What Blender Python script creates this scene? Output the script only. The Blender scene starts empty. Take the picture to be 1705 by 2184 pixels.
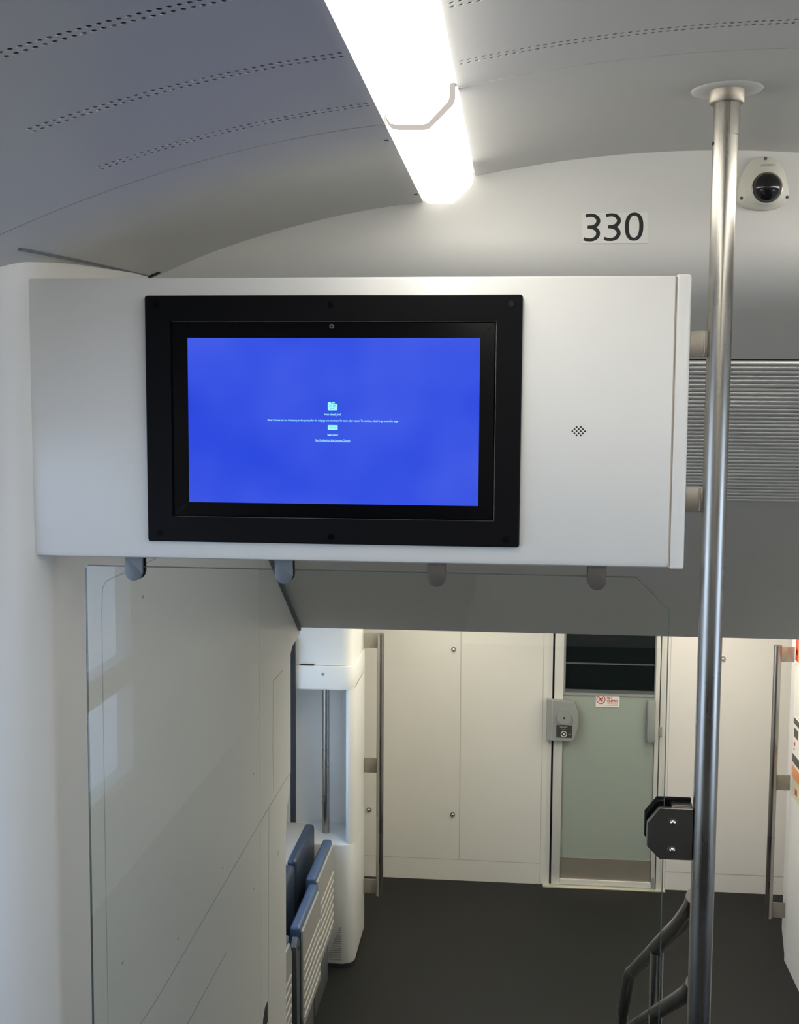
import bpy, bmesh, math, random
from mathutils import Vector, Matrix

random.seed(7)
SC = bpy.context.scene
COL = SC.collection
EYE = 2.91            # eye height above the vestibule floor (z = 0)

# ------------------------------------------------------------------ camera
F_PX, PITCH, YAW, ROLL = 2553.8, .09588, .09848, -.00531
CX, CY = 852.5, 1092.0
FW = Vector((-math.sin(YAW) * math.cos(PITCH), math.cos(YAW) * math.cos(PITCH), -math.sin(PITCH)))
RT0 = Vector((math.cos(YAW), math.sin(YAW), 0))
DN0 = FW.cross(RT0)
RT = RT0 * math.cos(ROLL) + DN0 * math.sin(ROLL)
DN = -RT0 * math.sin(ROLL) + DN0 * math.cos(ROLL)
cam_data = bpy.data.cameras.new('camera')
cam_data.sensor_fit = 'VERTICAL'
cam_data.sensor_height = 36.0
cam_data.lens = F_PX / 2184.0 * 36.0
cam_data.clip_start = .02
cam = bpy.data.objects.new('camera', cam_data)
COL.objects.link(cam)
m = Matrix((RT, -DN, -FW)).transposed().to_4x4()
m.translation = Vector((0, 0, EYE))
cam.matrix_world = m
SC.camera = cam

# ------------------------------------------------------------------ light and exposure
SC.view_settings.view_transform = 'Standard'
SC.view_settings.look = 'None'
SC.view_settings.gamma = 1
SC.view_settings.use_curve_mapping = False
SC.view_settings.exposure = 0.22
LAMP_UP, LAMP_DOWN, SKY = 8.8, 12.5, 3.7
world = bpy.data.worlds.new('world')
SC.world = world
world.use_nodes = True
wn, wl = world.node_tree.nodes, world.node_tree.links
bg = wn['Background']
tc = wn.new('ShaderNodeTexCoord'); sx = wn.new('ShaderNodeSeparateXYZ'); cr = wn.new('ShaderNodeValToRGB')
wl.new(tc.outputs['Generated'], sx.inputs[0])
mp = wn.new('ShaderNodeMapRange'); mp.inputs[1].default_value = -1; mp.inputs[2].default_value = 1
wl.new(sx.outputs['Z'], mp.inputs[0]); wl.new(mp.outputs[0], cr.inputs[0])
cr.color_ramp.elements[0].color = (.03, .035, .05, 1); cr.color_ramp.elements[0].position = .27
cr.color_ramp.elements[1].color = (.36, .56, 1.0, 1); cr.color_ramp.elements[1].position = .80
e = cr.color_ramp.elements.new(.345); e.color = (.50, .64, .96, 1)
e = cr.color_ramp.elements.new(.5); e.color = (.60, .76, 1.0, 1)
wl.new(cr.outputs[0], bg.inputs[0]); bg.inputs[1].default_value = SKY


# ------------------------------------------------------------------ materials
def lin(c):
    c = c / 255.0
    return c / 12.92 if c <= .04045 else ((c + .055) / 1.055) ** 2.4


def srgb(r, g, b):
    return (lin(r), lin(g), lin(b), 1)


def mat(name, col, rough=.5, metal=0, noise=0, nscale=30, bump=0, bscale=200, stretch=(1, 1, 1), rnoise=0,
        spec=.5, coat=0):
    mt = bpy.data.materials.new(name); mt.use_nodes = True
    n, l = mt.node_tree.nodes, mt.node_tree.links
    b = n['Principled BSDF']
    b.inputs['Base Color'].default_value = col
    b.inputs['Roughness'].default_value = rough
    b.inputs['Metallic'].default_value = metal
    b.inputs['Specular IOR Level'].default_value = spec
    b.inputs['Coat Weight'].default_value = coat
    t = n.new('ShaderNodeTexCoord'); mpn = n.new('ShaderNodeMapping')
    mpn.inputs['Scale'].default_value = stretch
    l.new(t.outputs['Object'], mpn.inputs[0])
    if noise or rnoise:
        nz = n.new('ShaderNodeTexNoise'); nz.inputs['Scale'].default_value = nscale
        nz.inputs['Detail'].default_value = 5
        l.new(mpn.outputs[0], nz.inputs[0])
        if noise:
            mx = n.new('ShaderNodeMix'); mx.data_type = 'RGBA'
            mx.inputs[6].default_value = tuple(c * (1 - noise) for c in col[:3]) + (1,)
            mx.inputs[7].default_value = tuple(min(1, c * (1 + noise)) for c in col[:3]) + (1,)
            l.new(nz.outputs[0], mx.inputs[0]); l.new(mx.outputs[2], b.inputs['Base Color'])
        if rnoise:
            mr = n.new('ShaderNodeMapRange')
            mr.inputs[1].default_value = .3; mr.inputs[2].default_value = .7
            mr.inputs[3].default_value = rough - rnoise; mr.inputs[4].default_value = rough + rnoise
            l.new(nz.outputs[0], mr.inputs[0]); l.new(mr.outputs[0], b.inputs['Roughness'])
    if bump:
        n2 = n.new('ShaderNodeTexNoise'); n2.inputs['Scale'].default_value = bscale
        bp = n.new('ShaderNodeBump'); bp.inputs['Strength'].default_value = bump
        bp.inputs['Distance'].default_value = .001
        l.new(mpn.outputs[0], n2.inputs[0]); l.new(n2.outputs[0], bp.inputs['Height'])
        l.new(bp.outputs[0], b.inputs['Normal'])
    return mt


def emit(name, col, s):
    mt = bpy.data.materials.new(name); mt.use_nodes = True
    n, l = mt.node_tree.nodes, mt.node_tree.links
    n.remove(n['Principled BSDF'])
    em = n.new('ShaderNodeEmission'); em.inputs[0].default_value = col; em.inputs[1].default_value = s
    l.new(em.outputs[0], n['Material Output'].inputs[0])
    return mt


def glass(name, tint, ior=1.5, boost=1.0):
    mt = bpy.data.materials.new(name); mt.use_nodes = True
    n, l = mt.node_tree.nodes, mt.node_tree.links
    n.remove(n['Principled BSDF'])
    tr = n.new('ShaderNodeBsdfTransparent'); tr.inputs[0].default_value = tint
    gl = n.new('ShaderNodeBsdfGlossy'); gl.inputs['Roughness'].default_value = .005
    fr = n.new('ShaderNodeFresnel'); fr.inputs[0].default_value = ior
    # reflect once, where the ray enters the sheet
    ge = n.new('ShaderNodeNewGeometry'); inv = n.new('ShaderNodeMath'); inv.operation = 'SUBTRACT'; inv.inputs[0].default_value = 1
    m2 = n.new('ShaderNodeMath'); m2.operation = 'MULTIPLY'
    l.new(ge.outputs['Backfacing'], inv.inputs[1])
    mul = n.new('ShaderNodeMath'); mul.operation = 'MULTIPLY'; mul.inputs[1].default_value = boost; mul.use_clamp = True
    mx = n.new('ShaderNodeMixShader')
    l.new(fr.outputs[0], mul.inputs[0]); l.new(mul.outputs[0], m2.inputs[0]); l.new(inv.outputs[0], m2.inputs[1]); l.new(m2.outputs[0], mx.inputs[0])
    l.new(tr.outputs[0], mx.inputs[1]); l.new(gl.outputs[0], mx.inputs[2])
    l.new(mx.outputs[0], n['Material Output'].inputs[0])
    return mt


M = {}
M['wall'] = mat('wall_paint', (.78, .77, .73, 1), .38, noise=.012, nscale=6)
M['wall_low'] = mat('wall_laminate', (.76, .74, .69, 1), .42, noise=.015, nscale=5)
M['bulk'] = mat('bulkhead_paint', (.74, .73, .69, 1), .6, noise=.01, nscale=6)
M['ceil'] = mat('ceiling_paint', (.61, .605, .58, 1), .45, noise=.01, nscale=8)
M['soffit'] = mat('soffit_paint', (.70, .68, .63, 1), .5, noise=.01, nscale=8)
M['vent'] = mat('vent_aluminium', (.84, .82, .77, 1), .33, metal=.55)
M['panel'] = mat('panel_gelcoat', (.80, .79, .745, 1), .36, noise=.01, nscale=5, coat=.15)
M['panel_edge'] = mat('panel_edge_plastic', (.82, .81, .765, 1), .3)
M['seal'] = mat('sealant_beige', (.46, .38, .30, 1), .6)
M['black'] = mat('black_powder_coat', (.004, .004, .005, 1), .5, spec=.12, bump=.1, bscale=900)
M['black_gloss'] = mat('black_bezel_gloss', (.003, .003, .004, 1), .15, spec=.15)
M['hole'] = mat('dark_hole', (.012, .012, .012, 1), .9)
M['seam'] = mat('seam_grey_joint', (.50, .50, .48, 1), .7)  # plain mid-grey colour of the joint lines and slots
M['seam_dark'] = mat('seam_black_gap', (.02, .02, .022, 1), .8)
M['steel'] = mat('brushed_stainless', (.42, .40, .355, 1), .29, metal=1, noise=.12, nscale=7, stretch=(3, 3, .6), rnoise=.09)
M['steel_low'] = mat('satin_stainless', (.40, .375, .34, 1), .3, metal=1, noise=.1, nscale=9, stretch=(1, 1, .4), rnoise=.06)
M['weld'] = mat('welded_plate', (.40, .365, .31, 1), .45, metal=.9, noise=.15, nscale=60)
M['clamp'] = mat('clamp_grey_casting', (.17, .19, .21, 1), .45, metal=.3)
M['clamp_brown'] = mat('clamp_bronze_casting', (.13, .115, .10, 1), .45, metal=.4)
M['dark_steel'] = mat('dark_polished_steel', (.34, .33, .31, 1), .3, metal=1, rnoise=.04, nscale=14)
M['chrome'] = mat('chrome', (.75, .74, .72, 1), .08, metal=1)
M['floor'] = mat('dark_rubber_floor', (.0105, .011, .0098, 1), .6, spec=.3, noise=.15, nscale=60, bump=.25, bscale=700)
M['ledge'] = mat('taupe_ledge', (.30, .28, .24, 1), .6)
M['blue'] = mat('blue_vinyl', (.06, .10, .175, 1), .36, bump=.15, bscale=400)
M['blue_dark'] = mat('navy_vinyl', (.022, .035, .06, 1), .4, bump=.15, bscale=400)
M['seat_shell'] = mat('grey_seat_shell', (.36, .355, .325, 1), .5)
M['seat_rib'] = mat('light_grey_seat_ribs', (.50, .49, .45, 1), .5)
M['hinge'] = mat('dark_hinge_plastic', (.10, .105, .11, 1), .5)
M['cam'] = mat('ivory_plastic', (.76, .74, .64, 1), .38)
M['dome'] = mat('smoked_dome', (.010, .010, .012, 1), .04, spec=.6)
M['ink'] = mat('black_vinyl_ink', (.010, .010, .013, 1), .4)
M['sticker'] = mat('clear_sticker', (.82, .81, .76, 1), .3)
M['greyink'] = mat('grey_print', (.26, .26, .24, 1), .5)
M['red'] = mat('red_print', (.55, .02, .02, 1), .4)
M['white'] = mat('white_print', (.85, .83, .78, 1), .4)
M['orange'] = mat('orange_print', (.75, .28, .12, 1), .4)
M['charcoal'] = mat('charcoal_print', (.05, .05, .05, 1), .4)
M['cream'] = mat('pale_green_print', (.62, .62, .42, 1), .4)
M['door_frame'] = mat('door_frame_aluminium', (.72, .71, .67, 1), .4, metal=.1)
M['frost'] = mat('frosted_green_glass', (.36, .405, .35, 1), .35, noise=.02, nscale=3)
M['dark_glass'] = mat('dark_window_glass', (.006, .010, .011, 1), .06)
M['lock'] = mat('grey_lock_casting', (.30, .31, .30, 1), .45)
M['kick'] = mat('brushed_kick_plate', (.52, .47, .39, 1), .45, metal=.75, noise=.05, nscale=30, stretch=(1, 1, .05))
M['thresh'] = mat('threshold_strip', (.80, .76, .62, 1), .3, metal=.6)
M['diff'] = emit('lamp_diffuser_cool_white', (1.0, .965, .89, 1), LAMP_UP)
M['frame_glow'] = emit('lamp_frame_lit_plastic', (1.0, .90, .82, 1), .52)  # own glow put in for lamp light passing through the frame
M['dim_end_glow'] = emit('lamp_dimmed_end', (1.0, .95, .86, 1), 1.9)  # dimmed stretch added in place of diffuser, to soften glare on the bulkhead
M['diff_warm'] = emit('lamp_diffuser_warm_white', (1.0, .92, .78, 1), LAMP_DOWN)
M['screen'] = emit('lit_screen_blue', srgb(52, 82, 216), 1.0)
M['screen_text'] = emit('lit_screen_letters', srgb(150, 222, 250), 1.15)
M['screen_icon'] = emit('lit_screen_icon', srgb(140, 225, 245), 1.15)
M['screen_ink'] = emit('lit_screen_icon_marks', srgb(62, 120, 200), 1.0)
M['glass'] = glass('clear_partition_glass', (.965, .98, .972, 1), 1.5, 1.8)
M['pane'] = glass('window_pane_glass', (.95, .96, .96, 1), 1.5, 1.5)
# uneven backlight of the display
_n, _l = M['screen'].node_tree.nodes, M['screen'].node_tree.links
_em = [x for x in _n if x.type == 'EMISSION'][0]
_t = _n.new('ShaderNodeTexCoord'); _z = _n.new('ShaderNodeTexNoise'); _z.inputs['Scale'].default_value = 4.0
_r = _n.new('ShaderNodeValToRGB')
_r.color_ramp.elements[0].color = srgb(38, 66, 208); _r.color_ramp.elements[0].position = .3
_r.color_ramp.elements[1].color = srgb(68, 92, 218); _r.color_ramp.elements[1].position = .72
_l.new(_t.outputs['Object'], _z.inputs[0]); _l.new(_z.outputs[0], _r.inputs[0]); _l.new(_r.outputs[0], _em.inputs[0])


# ------------------------------------------------------------------ mesh helpers (z is measured from the eye, down negative)
def ray(x, y):
    return RT * ((x - CX) / F_PX) + DN * ((y - CY) / F_PX) + FW


def at(x, y, X=None, Y=None, Z=None):
    d = ray(x, y)
    t = Y / d.y if Y is not None else X / d.x if X is not None else Z / d.z
    return d * t


WLOC = {}


def link(name, data, loc, parent=None):
    o = bpy.data.objects.new(name, data); COL.objects.link(o)
    w = Vector(loc)
    WLOC[o.name] = w
    if parent is not None:
        o.parent = parent; o.location = w - WLOC[parent.name]
    else:
        o.location = w
    return o


def tag(o, label=None, cat=None, group=None, kind=None):
    if label: o['label'] = label
    if cat: o['category'] = cat
    if group: o['group'] = group
    if kind: o['kind'] = kind
    return o


def thing(name, loc, label, cat, group=None):
    o = link(name, None, (loc[0], loc[1], loc[2] + EYE))
    o.empty_display_size = .05
    return tag(o, label, cat, group)


class MB:
    def __init__(s):
        s.bm = bmesh.new()

    def box(s, x0, x1, y0, y1, z0, z1, bev=0, seg=2):
        vs = [s.bm.verts.new(p) for p in ((x0, y0, z0), (x1, y0, z0), (x1, y1, z0), (x0, y1, z0),
                                          (x0, y0, z1), (x1, y0, z1), (x1, y1, z1), (x0, y1, z1))]
        fs = [s.bm.faces.new([vs[i] for i in q]) for q in
              ((3, 2, 1, 0), (4, 5, 6, 7), (0, 1, 5, 4), (1, 2, 6, 5), (2, 3, 7, 6), (3, 0, 4, 7))]
        if bev:
            es = {e for f in fs for e in f.edges}
            bmesh.ops.bevel(s.bm, geom=list(es), offset=bev, segments=seg, affect='EDGES', profile=.5)
        return s

    def loft(s, rings, cap=True, closed=True):
        """rings: lists of points, same count"""
        R = [[s.bm.verts.new(p) for p in r] for r in rings]
        n = len(R[0])
        for a, b in zip(R, R[1:]):
            for i in range(n if closed else n - 1):
                j = (i + 1) % n
                s.bm.faces.new((a[i], a[j], b[j], b[i]))
        if cap:
            s.bm.faces.new(R[0][::-1]); s.bm.faces.new(R[-1])
        return s

    def prism(s, pts, axis, d0, d1, bev=0):
        """pts 2d outline in the plane across the axis; axis 'x': (y,z), 'y': (x,z), 'z': (x,y)"""
        f = {'x': lambda p, d: (d, p[0], p[1]), 'y': lambda p, d: (p[0], d, p[1]), 'z': lambda p, d: (p[0], p[1], d)}[axis]
        a = [s.bm.verts.new(f(p, d0)) for p in pts]
        b = [s.bm.verts.new(f(p, d1)) for p in pts]
        n = len(pts)
        fs = [s.bm.faces.new(a[::-1]), s.bm.faces.new(b)]
        for i in range(n):
            j = (i + 1) % n
            fs.append(s.bm.faces.new((a[i], a[j], b[j], b[i])))
        if bev:
            es = list(fs[0].edges) + list(fs[1].edges)
            bmesh.ops.bevel(s.bm, geom=es, offset=bev, segments=2, affect='EDGES', profile=.5)
        return s

    def cyl(s, c, r, h, axis='y', seg=24, r2=None):
        r2 = r if r2 is None else r2
        rings = []
        for d, rr in ((0, r), (h, r2)):
            ring = []
            for i in range(seg):
                a = 2 * math.pi * i / seg
                u, v = rr * math.cos(a), rr * math.sin(a)
                if axis == 'y': ring.append((c[0] + u, c[1] + d, c[2] + v))
                elif axis == 'x': ring.append((c[0] + d, c[1] + u, c[2] + v))
                else: ring.append((c[0] + u, c[1] + v, c[2] + d))
            rings.append(ring)
        return s.loft(rings)

    def tube(s, path, r, seg=16):
        path = [Vector(p) for p in path]
        rings = []
        up = None
        for i, p in enumerate(path):
            t = (path[min(i + 1, len(path) - 1)] - path[max(i - 1, 0)]).normalized()
            if up is None:
                up = Vector((0, 1, 0)) if abs(t.y) < .9 else Vector((1, 0, 0))
            u = (up - t * up.dot(t)).normalized(); v = t.cross(u); up = u
            rings.append([p + (u * math.cos(2 * math.pi * k / seg) + v * math.sin(2 * math.pi * k / seg)) * r for k in range(seg)])
        return s.loft(rings)

    def dome(s, c, r, direction='-y', seg=32, rings=10, squash=1.0):
        R = []
        for k in range(rings):
            a = math.pi / 2 * k / rings
            R.append([(c[0] + r * math.cos(a) * math.cos(2 * math.pi * i / seg), c[1] - r * squash * math.sin(a),
                       c[2] + r * math.cos(a) * math.sin(2 * math.pi * i / seg)) for i in range(seg)])
        return s.loft(R)

    def strip(s, pts, w, normal, lift=.0004):
        """a thin raised line of width w through pts on a surface with the given normal"""
        pts = [Vector(p) for p in pts]; nn = Vector(normal).normalized()
        for a, b in zip(pts, pts[1:]):
            t = (b - a).normalized(); sd = t.cross(nn).normalized() * w / 2
            q = [a - sd - t * w * .3, b - sd + t * w * .3, b + sd + t * w * .3, a + sd - t * w * .3]
            lo = [s.bm.verts.new(p - nn * .001) for p in q]; hi = [s.bm.verts.new(p + nn * lift) for p in q]
            s.bm.faces.new(hi); s.bm.faces.new(lo[::-1])
            for i in range(4):
                j = (i + 1) % 4
                s.bm.faces.new((lo[i], lo[j], hi[j], hi[i]))
        return s

    def build(s, name, material, parent=None, smooth=True, angle=35, label=None, base='low'):
        bm = s.bm
        bmesh.ops.remove_doubles(bm, verts=bm.verts, dist=1e-6)
        bmesh.ops.recalc_face_normals(bm, faces=bm.faces)
        xs = [v.co.x for v in bm.verts]; ys = [v.co.y for v in bm.verts]; zs = [v.co.z for v in bm.verts]
        c = Vector(((min(xs) + max(xs)) / 2, (min(ys) + max(ys)) / 2, min(zs)))
        for v in bm.verts: v.co -= c
        me = bpy.data.meshes.new(name); bm.to_mesh(me); bm.free()
        me.materials.append(M[material] if isinstance(material, str) else material)
        if smooth:
            me.polygons.foreach_set('use_smooth', [True] * len(me.polygons))
            me.set_sharp_from_angle(angle=math.radians(angle))
        o = link(name, me, c + Vector((0, 0, EYE)), parent)
        if label: o['label'] = label
        return o


def struct(o):
    o['kind'] = 'structure'; return o


def text_mesh(body, height=None, width=None, flip=False, shear=0, bold=0, squeeze=1.0):
    """flat letters as a list of polygons, centred on 0, in (x, z)"""
    cu = bpy.data.curves.new('t', 'FONT'); cu.body = body; cu.size = 1; cu.align_x = 'CENTER'; cu.shear = shear
    cu.offset = bold; cu.resolution_u = 6
    ob = bpy.data.objects.new('t', cu); COL.objects.link(ob)
    dg = bpy.context.evaluated_depsgraph_get(); dg.update()
    me = bpy.data.meshes.new_from_object(ob.evaluated_get(dg))
    vs = [(v.co.x, v.co.y) for v in me.vertices]; fs = [tuple(p.vertices) for p in me.polygons]
    bpy.data.objects.remove(ob); bpy.data.curves.remove(cu); bpy.data.meshes.remove(me)
    x0, x1 = min(v[0] for v in vs), max(v[0] for v in vs); y0, y1 = min(v[1] for v in vs), max(v[1] for v in vs)
    k = (height / (y1 - y0)) if height else width / (x1 - x0)
    kx = width / (x1 - x0) if (width and height) else k * squeeze
    sg = -1 if flip else 1
    return [(sg * (v[0] - (x0 + x1) / 2) * kx, sg * (v[1] - (y0 + y1) / 2) * k) for v in vs], fs


def letters(mb, body, cx, y, cz, thick=.0006, **kw):
    """letters facing the passenger (-y)"""
    vs, fs = text_mesh(body, **kw)
    A = [mb.bm.verts.new((cx + v[0], y, cz + v[1])) for v in vs]
    for f in fs:
        try: mb.bm.faces.new([A[i] for i in f])
        except ValueError: pass
    return mb


def letters_x(mb, body, x, cy, cz, **kw):
    """letters on a side wall facing +x, read from the aisle"""
    vs, fs = text_mesh(body, **kw)
    A = [mb.bm.verts.new((x, cy + v[0], cz + v[1])) for v in vs]
    for f in fs:
        try: mb.bm.faces.new([A[i] for i in f])
        except ValueError: pass
    return mb


# ------------------------------------------------------------------ the setting
XMID = .40
BULK, SEAMY = 2.75, 1.975


def z_side(x):        # outer ceiling, left of the lamp; mirrored for the right
    u = -(x + .22) if x < XMID else x - (2 * XMID + .22)
    return .439 - .1049 * u - .2394 * u * u - .09 * max(0, u - .66) ** 2


def z_mid(x):
    return .543 - .194 * (x - XMID) ** 2


def frange(a, b, step):
    n = max(1, round((b - a) / step)); return [a + (b - a) * i / n for i in range(n + 1)]


HP, HR, HROW = .0112, .0037, .0155


def ceiling_panel(name, x0, x1, y0, y1, zf, bands=(), hx=None, parent=None):
    """sheet ceiling with rows of round holes really punched through it"""
    xs = frange(x0, hx[0], .06) + frange(hx[0], hx[1], HP)[1:] + frange(hx[1], x1, .06)[1:] if hx else frange(x0, x1, .04)
    xs = [x for i, x in enumerate(xs) if i == 0 or x - xs[i - 1] > 1e-5]
    ys = [y0]
    hole_y = set()
    for b in sorted(bands):
        lo = b - HROW
        ys += frange(ys[-1], lo, .1)[1:]
        for k in range(2):
            hole_y.add(len(ys) - 1); ys.append(lo + HROW * (k + 1))
    ys += frange(ys[-1], y1, .1)[1:]
    bm = bmesh.new()
    V = [[bm.verts.new((x, y, zf(x))) for y in ys] for x in xs]
    for i in range(len(xs) - 1):
        inx = hx and xs[i] > hx[0] - 1e-6 and xs[i + 1] < hx[1] + 1e-6
        for j in range(len(ys) - 1):
            c = (V[i][j], V[i + 1][j], V[i + 1][j + 1], V[i][j + 1])
            if inx and j in hole_y:
                mx, my = (xs[i] + xs[i + 1]) / 2, (ys[j] + ys[j + 1]) / 2
                ring = []
                for k in range(12):
                    a = math.radians(225 + 30 * k)
                    px = mx + HR * math.cos(a)
                    ring.append(bm.verts.new((px, my + HR * math.sin(a), zf(px))))
                for q in range(4):
                    r_ = [ring[(3 * q + t) % 12] for t in range(4)]
                    bm.faces.new((c[q], c[(q + 1) % 4], r_[3], r_[2], r_[1], r_[0]))
                top = [bm.verts.new(v.co + Vector((0, 0, .0016))) for v in ring]
                for k in range(12):
                    bm.faces.new((ring[k], ring[(k + 1) % 12], top[(k + 1) % 12], top[k]))
            else:
                bm.faces.new(c)
    # turned-up edges all round
    rim = [v for v in [r[0] for r in V]] + V[-1][1:] + [r[-1] for r in V[::-1]][1:] + V[0][::-1][1:-1]
    up = [bm.verts.new(v.co + Vector((0, 0, .08))) for v in rim]
    for k in range(len(rim)):
        bm.faces.new((rim[k], rim[(k + 1) % len(rim)], up[(k + 1) % len(rim)], up[k]))
    mb = MB(); mb.bm.free(); mb.bm = bm
    return struct(mb.build(name, 'ceil', parent, angle=40))


G = .0025
BANDS = [1.574 - .264 * k for k in range(0, 17)]
BANDS = [1.838 - .264 * k for k in range(0, 8)]
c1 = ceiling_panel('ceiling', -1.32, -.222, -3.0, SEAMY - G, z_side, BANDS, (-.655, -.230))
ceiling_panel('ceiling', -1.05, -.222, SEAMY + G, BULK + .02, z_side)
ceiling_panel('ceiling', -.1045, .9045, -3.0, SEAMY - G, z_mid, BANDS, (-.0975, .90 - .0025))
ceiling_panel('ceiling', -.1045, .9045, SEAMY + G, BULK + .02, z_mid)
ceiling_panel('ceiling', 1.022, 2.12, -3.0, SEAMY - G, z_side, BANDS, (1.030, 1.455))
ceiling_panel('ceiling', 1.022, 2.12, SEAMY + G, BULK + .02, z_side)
# dark roof void above the sheets; side and front boxes added to block sky light
mb = MB()
mb.box(-1.5, 2.3, -3.05, 2.8, .66, .68)
mb.box(-1.5, -1.33, -3.05, 2.8, .10, .66); mb.box(2.13, 2.3, -3.05, 2.8, .10, .66)
mb.box(-1.5, -.9, 2.8, 2.82, .10, .66); mb.box(1.7, 2.3, 2.8, 2.82, .10, .66)
struct(mb.build('ceiling', 'hole'))
# little slots by the lamp in the short left sheet
mb = MB()
for x, y in ((-.233, 2.091), (-.230, 2.642)):
    mb.box(x - .004, x + .004, y - .003, y + .003, z_side(x) - .0006, z_side(x) + .002)
mb.build('slot', 'seam_dark', c1)


def w_left(y):
    if y >= 2.75: return -.857
    if y >= 2.205: return -.857 - (2.75 - y) ** 2 / 4.8
    return w_left(2.205)


def wall_hit(px, py):
    d = ray(px, py); lo, hi = 1.0, 9.0
    for _ in range(60):
        t = (lo + hi) / 2; w = d * t
        if w.y < 2.205 or w.x > w_left(w.y): lo = t
        else: hi = t
    return d * lo


# left wall along the stairs, its end cut to the shape of the opening, and the round corner by the window
bm = bmesh.new()
ye = 4.45
cols = [(w_left(2.75 - .545 * k / 12 + 1e-9), 2.75 - .545 * k / 12) for k in range(13)][::-1]
cx_, cy_ = cols[0]
sl = math.atan2((2.75 - 2.205) * 2 / 4.8, 1)        # angle of the wall there
rr = .11
cen = Vector((cx_, cy_)) + Vector((-math.cos(sl), math.sin(sl))) * rr
arc = []
for k in range(1, 13):
    a = -sl - (math.pi / 2 - sl) * k / 12
    arc.append((cen.x + rr * math.cos(a), cen.y + rr * math.sin(a)))
plan = [(-1.25, arc[-1][1])] + arc[::-1] + cols
mb = MB()
mb.loft([[(p[0], p[1], z) for p in plan] + [(-.90, 2.80, z), (-1.0, 2.80, z), (-1.25, 2.6, z)] for z in (-2.91, -1.5, -.5, .46)])
mb.build('wall_left', 'wall', angle=30)
wl_ob = struct(bpy.data.objects['wall_left'])
out = [(2.75, -2.91), (4.338, -2.91)] + [(4.345, -1.66), (4.372, -1.56), (4.428, -1.51), (4.447, -1.44)]
p1 = at(620, 1400, X=-.857); p2 = at(624, 1378, X=-.857); p3 = at(640, 1352, X=-.857)
out += [(4.453, p1.z - .02), (4.455, p1.z + .01), (p2.y, p2.z), (p3.y, p3.z), (p3.y, -.89), (2.75, .46)]
mb = MB(); mb.prism(out, 'x', -.857, -.90)
wl2 = struct(mb.build('wall_left', 'wall', smooth=False))


def wall_line(pts, w=.003, m='seam', lift=.0004, name='seam', parent=wl2):
    P_ = [wall_hit(*p) for p in pts]
    fine = []
    for a, b in zip(P_, P_[1:]):
        n = 24
        for k in range(n):
            q = a.lerp(b, k / n); fine.append(Vector((w_left(q.y), q.y, q.z)))
    fine.append(P_[-1])
    MB().strip(fine, w, (1, 0, 0), lift).build(name, m, parent, smooth=False)


wall_line([(360, 1178), (330, 1192), (243, 1231), (226, 1240), (219, 1256), (217, 1300), (226, 1900), (232, 2250)], .0028)
wall_line([(555, 1196), (554, 1500), (555, 1752), (556, 2250)], .0022)
wall_line([(620, 1646), (574, 1722), (555, 1754), (300, 2184), (250, 2270)], .0045)
wall_line([(574, 1722), (573, 1900), (573, 2250)], .004)
wall_line([(603, 1430), (583, 1452), (582, 1600), (584, 1690)], .004)
wall_line([(482, 2033), (398, 2187), (370, 2240)], .005)
mb = MB()
for x, y in ((305, 1273), (540, 1317), (541, 1650), (475, 1850), (542, 1895), (380, 2003), (262, 2053)):
    p = wall_hit(x, y); mb.box(p.x - .002, p.x + .0008, p.y - .004, p.y + .004, p.z - .0035, p.z + .0035)
mb.build('slot', 'seam', wl2)
p = wall_hit(593, 1820)
mb = MB(); letters_x(mb, '15', -.8565, p.y, p.z, height=.022, width=.03, shear=.3)
mb.build('number_mark', 'greyink', wl2, smooth=False)
# cut-out with a rail bracket low on the wall
p = wall_hit(567, 2165)
br = MB()
br.prism([(p.y - .05, p.z - .04), (p.y - .045, p.z + .005), (p.y - .01, p.z + .035), (p.y + .03, p.z + .035), (p.y + .03, p.z - .04)], 'x', -.858, -.8560)
br.build('recess', 'seam_dark', wl2, smooth=False)

# window side walls of the upper deck
def side_wall(name, x0, x1, wins, ylo, yhi, zlo, zhi):
    mb = MB(); y = ylo
    for (a, b, c, d) in wins:
        mb.box(x0, x1, y, a, zlo, zhi)
        mb.box(x0, x1, a, b, zlo, c); mb.box(x0, x1, a, b, d, zhi)
        y = b
    mb.box(x0, x1, y, yhi, zlo, zhi)
    return struct(mb.build(name, 'wall', smooth=False))


def window(n, x0, x1, a, b, c, d, transom=None):
    mb = MB(); t = .02
    mb.box(x0, x1, a, a + t, c, d); mb.box(x0, x1, b - t, b, c, d)
    mb.box(x0, x1, a + t, b - t, c, c + t); mb.box(x0, x1, a + t, b - t, d - t, d)
    if transom: mb.box(x0, x1, a + t, b - t, transom[0], transom[1])
    o = struct(mb.build('window_%d' % n, 'wall', smooth=False))
    xm = (x0 + x1) / 2
    MB().box(xm - .003, xm + .003, a + t, b - t, c + t, d - t).build('pane', 'pane', o, smooth=False)
    return o


side_wall('wall_left', -1.32, -1.25, [(.66, 1.90, -1.25, -.10)], -3.0, 2.2, -1.6, .30)
window(1, -1.31, -1.26, .66, 1.90, -1.25, -.10, (-.94, -.85))
side_wall('wall_right', 2.05, 2.12, [(.66, 1.90, -1.25, -.10)], -3.0, 2.78, -1.6, .30)
window(2, 2.06, 2.11, .66, 1.90, -1.25, -.10)
mb = MB(); mb.box(-1.32, 2.12, -3.1, -3.0, -1.7, .68); struct(mb.build('wall_back', 'wall', smooth=False))
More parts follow.
